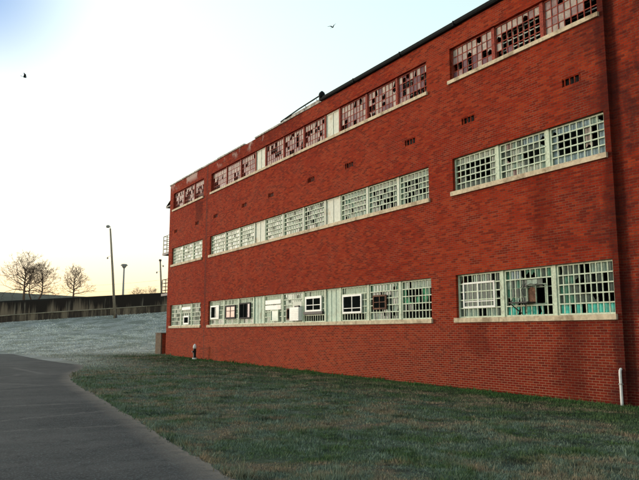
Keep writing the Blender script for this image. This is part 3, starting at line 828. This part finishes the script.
for (x0, y0), (x1, y1) in zip(P[:-1], P[1:]):
    a0, a1 = gz(x0, y0) + .93, gz(x1, y1) + .93
    A = [(x0 - nx * d, y0 - ny * d, a0 + z) for d, z in ((-.02, -.03), (.17, -.03), (.17, .07), (-.02, .10))]; B = [(x1 - nx * d, y1 - ny * d, a1 + z) for d, z in ((-.02, -.03), (.17, -.03), (.17, .07), (-.02, .10))]
    for k in range(3): m.face([A[k], B[k], B[k + 1], A[k + 1]])
m.build('ledge', worn('ledge_concrete', (.30, .26, .19), .3, .4, .95, (.09, .075, .055), .25, .8), pw)
m = MB()
for k in range(0, n, 5):
    x, y = P[k]; t = wall_top(x)
    m.box(x - .09, x + .09, y - .12, y - .02, gz(x, y), t)

# ------------------------------------------------------------------ poles and lamps
def dist_pt(px, py, depth): return Vector((0, 0, EYE)) + ray(px, py) * depth
b0 = place(115.2, 318.3); dpt = b0.to_2d().dot(Fw.to_2d().normalized()) ; dpt = (b0 - Vector((0, 0, EYE))).dot(Fw)
t0 = dist_pt(110.3, 228.5, dpt)
lp = empty('lamp_pole', b0); tag(lp, 'tall leaning wooden lamp pole standing in front of the perimeter wall', 'lamp pole')
m = MB(); m.tube([b0 - Vector((0, 0, .4)), b0.lerp(t0, .5), t0], [.19, .16, .115], 10); m.build('pole', M['wood'], lp, True)
m = MB(); m.tube([b0, b0 + Vector((0, 0, .55))], .24, 10); m.build('collar', M['iron'], lp)
lx = dist_pt(107.9, 226.2, dpt)
m = MB(); m.tube([t0 - Vector((0, 0, .4)), t0 + Vector((.0, 0, .25)), lx + Vector((.1, -.06, .15)), lx], [.04, .04, .04, .05], 6); m.build('lamp_arm', M['galv'], lp)
m = MB(); m.tube([lx + Vector((0, 0, .16)), lx + Vector((0, 0, .08)), lx + Vector((0, 0, -.14)), lx + Vector((0, 0, -.22))], [.10, .22, .27, .16], 12); m.build('lamp_head', M['galv'], lp, True)
q = t0.lerp(b0, .30); ql = dist_pt(107.6, 257.8, dpt)
m = MB(); m.tube([q, ql + Vector((0, 0, .1))], .02, 5); m.build('side_bracket', M['galv'], lp)
m = MB(); m.tube([ql + Vector((0, 0, .1)), ql, ql - Vector((0, 0, .16))], [.05, .12, .08], 10); m.build('small_lamp', M['galv'], lp, True)

D2 = 112; h2 = dist_pt(124.2, 265, D2); g2 = Vector((h2.x, h2.y, gz(h2.x, h2.y)))
ml = empty('light_mast', g2); tag(ml, 'light mast with round bowl-shaped head rising behind the perimeter wall', 'light mast')
m = MB(); m.tube([g2 - Vector((0, 0, .3)), h2 - Vector((0, 0, .5))], [.22, .13], 10); m.build('pole', M['galv'], ml, True)
m = MB(); m.tube([h2 - Vector((0, 0, .55)), h2 - Vector((0, 0, .3)), h2 + Vector((0, 0, .05)), h2 + Vector((0, 0, .16))], [.16, .36, .50, .44], 14); m.build('lamp_bowl', M['galv'], ml, True)
for k in range(5):
    a = 2 * math.pi * k / 5; c = h2 + Vector((.44 * math.cos(a), .44 * math.sin(a), .1)); m = MB(); m.tube([c, c + Vector((.06 * math.cos(a), .06 * math.sin(a), -.24))], [.08, .14], 8); m.build('floodlight', M['galv'], ml)

D3 = 118; h3 = dist_pt(160.2, 260, D3); g3x = dist_pt(161.9, 320, D3); g3 = Vector((g3x.x, g3x.y, gz(g3x.x, g3x.y)))
up = empty('utility_pole', g3); tag(up, 'wooden utility pole with two side lamps just left of the building corner', 'utility pole')
m = MB(); m.tube([g3 - Vector((0, 0, .3)), h3], [.2, .13], 10); m.build('pole', M['wood'], up, True)
m = MB(); m.tube([h3 - Vector((0, 0, .2)), h3 + Vector((0, 0, .12))], [.26, .22], 8); m.build('transformer_cap', M['iron'], up)
for (px, py) in ((156.8, 272.3), (163.2, 265.9)):
    c = dist_pt(px, py, D3); q = Vector((h3.x + (g3.x - h3.x) * (h3.z - c.z) / (h3.z - g3.z), h3.y, c.z + .12))
    m = MB(); m.tube([q, c + Vector((0, 0, .1))], .022, 5); ar = m.build('side_bracket', M['galv'], up)
    m = MB(); m.tube([c + Vector((0, 0, .13)), c, c - Vector((0, 0, .18))], [.06, .16, .1], 10); m.build('small_lamp', M['galv'], ar, True)
# wires between the poles, sagging
def wire(a, b, sag, lab, grp='wires beyond the perimeter wall'):
    m = MB(); m.tube([a.lerp(b, t) - Vector((0, 0, sag * 4 * t * (1 - t))) for t in [i / 16 for i in range(17)]], .018, 4)
    tag(m.build('overhead_wire', M['wire']), lab, 'wire', grp)
wire(h3 - Vector((0, 0, 3.6)), dist_pt(-60, 272, 175), 2.2, 'thin overhead wire running left from the utility pole, upper one')
wire(h3 - Vector((0, 0, 4.6)), dist_pt(-60, 279, 175), 2.4, 'thin overhead wire running left from the utility pole, lower one')

# ------------------------------------------------------------------ bare trees beyond the wall
def bare_tree(px, base_y, D, height, spread, seed, lab, forks=1, tw=.26, lean=0.):
    rnd = random.Random(seed)
    b = dist_pt(px, base_y, D); b.z = gz(b.x, b.y)
    top = height
    root = empty('bare_tree', b); tag(root, lab, 'tree', 'bare trees beyond the perimeter wall')
    tr = MB(); cr = MB()
    def grow(p, d, L, r, lvl):
        n = 3; pts = [p.copy()]; q = p.copy(); dd = d.copy()
        for i in range(n):
            dd = (dd + Vector((rnd.gauss(0, .13), rnd.gauss(0, .13), rnd.gauss(.03, .07)))).normalized(); q = q + dd * L / n; pts.append(q.copy())
        r1 = r * (.66 if lvl < 5 else .4)
        (cr).tube(pts, [r + (r1 - r) * i / n for i in range(n + 1)], 5 if lvl < 3 else 3, cap=False)
        if lvl >= 6: return
        kids = 3 if lvl < 3 else rnd.choice([2, 3])
        for k in range(kids + (1 if lvl in (1, 2) else 0)):
            t = 1. if k < 2 else rnd.uniform(.35, .85)
            s = pts[0].lerp(pts[-1], t) if t < 1 else pts[-1]
            ang = rnd.uniform(.3, .85) * (1.15 if t < 1 else .9); az = rnd.uniform(0, 2 * math.pi)
            o = dd.orthogonal().normalized(); o = Matrix.Rotation(az, 3, dd) @ o
            nd = (dd * math.cos(ang) + o * math.sin(ang) * min(spread, 1.15)).normalized(); nd.z += .05; nd.normalize()
            grow(s, nd, L * rnd.uniform(.62, .85), max(r1 * (.8 if t == 1 else .6), .026), lvl + 1)
    th = top * .24
    trunk_top = b + Vector((lean, 0, th))
    tr.tube([b - Vector((0, 0, .3)), b + Vector((0, 0, .3)), b.lerp(trunk_top, .6), trunk_top], [tw * 1.35, tw * 1.05, tw * .9, tw * .8], 9)
    tr.build('trunk', M['bark'], root, True)
    # leader through the crown plus side limbs
    lead = [trunk_top + Vector((rnd.gauss(0, .02) * i, rnd.gauss(0, .02) * i, top * .52 * i / 5)) for i in range(6)]
    cr.tube(lead, [tw * .8 * (1 - i / 6.5) for i in range(6)], 7)
    nb = 19
    for k in range(nb):
        t = k / (nb - 1); s = lead[0].lerp(lead[-1], t ** .9); az = k * 2.4 + rnd.uniform(-.4, .4); el = .15 + .95 * t + rnd.uniform(-.1, .15)
        d = Vector((math.cos(az) * math.cos(el), math.sin(az) * math.cos(el), math.sin(el)))
        grow(s, d, top * .155 * spread * (1.12 - .38 * t) * rnd.uniform(.8, 1.15), tw * .42 * (1.1 - .6 * t), 2)
    cr.build('crown', M['bark'], root)
bare_tree(23.6, 300, 172, 11.2, 1.55, 3, 'tallest bare tree at the far left, with a dark straight trunk', tw=.34)
bare_tree(31.0, 300, 176, 8.6, 1.35, 9, 'shorter bare tree standing between two other bare trees on the left', tw=.2, lean=-.6)
bare_tree(38.0, 300, 174, 9.6, 1.3, 12, 'bare tree with a leaning trunk, right side of the left clump', tw=.24, lean=.9)
bare_tree(73.2, 300, 176, 8.0, 1.45, 21, 'lone round-crowned bare tree midway along the perimeter wall', tw=.28)
bare_tree(138.0, 300, 300, 11.5, 1.1, 33, 'faint far bare tree just right of the light mast', tw=.2)
bare_tree(151.0, 300, 300, 12.0, 1.1, 41, 'faint far bare tree just left of the utility pole', tw=.2)

# ------------------------------------------------------------------ birds
def bird(px, py, D, az, bank, flap, lab, s=1.):
    c = dist_pt(px, py, D)
    root = empty('flying_bird', c); root.rotation_euler = (bank, 0, az); tag(root, lab, 'bird', 'birds in the sky')
    m = MB(); L = .36 * s
    ring = [(-1., .01), (-.8, .05), (-.45, .2), (0, .26), (.45, .22), (.68, .12), (.82, .13), (.95, .09), (1.02, .035), (1.15, .006)]
    m.tube([(0, t * L * .5, .03 * s * (t > .6)) for t, _ in ring], [r * L * .42 for _, r in ring], 10)
    # fanned tail and two-jointed wings, all one surface
    def sheet(P, th=.006):
        k = len(P); b = len(m.v)
        m.v += [(x, y, z + th) for x, y, z in P] + [(x, y, z - th) for x, y, z in P]
        m.f.append(tuple(range(b, b + k))); m.f.append(tuple(reversed(range(b + k, b + 2 * k)))); m.m += [0, 0]
        for i in range(k): j = (i + 1) % k; m.f.append((b + i, b + k + i, b + k + j, b + j)); m.m.append(0)
    sheet([(-.02 * s, -.12 * s, 0), (.02 * s, -.12 * s, 0), (.07 * s, -.30 * s, 0), (.02 * s, -.32 * s, 0), (-.02 * s, -.32 * s, 0), (-.07 * s, -.30 * s, 0)])
    for sgn in (-1, 1):
        x1, z1 = .22 * s * math.cos(flap) * sgn, .22 * s * math.sin(flap)
        x2, z2 = x1 + .26 * s * math.cos(flap * .3) * sgn, z1 + .26 * s * math.sin(flap * .3)
        sheet([(.03 * sgn * s, .07 * s, .02 * s), (x1, .12 * s, z1), (x1, -.07 * s, z1), (.03 * sgn * s, -.09 * s, .02 * s)][::sgn])
        sheet([(x1, .12 * s, z1), (x1 + (x2 - x1) * .6, .08 * s, z1 + (z2 - z1) * .6), (x2, -.04 * s, z2), (x2 * .97, -.08 * s, z2), (x1 + (x2 - x1) * .55, -.075 * s, z1 + (z2 - z1) * .55), (x1, -.07 * s, z1)][::sgn])
    me_parent = root
    o = m.build('body', M['bird'], None); o.parent = root
bird(332.8, 27.3, 78, R(-70), R(35), R(38), 'small black bird flying high above the roof, near the top centre', 1.5)
bird(24.4, 77.3, 82, R(-110), R(-20), R(50), 'small black bird flying in the upper left sky', 1.5)
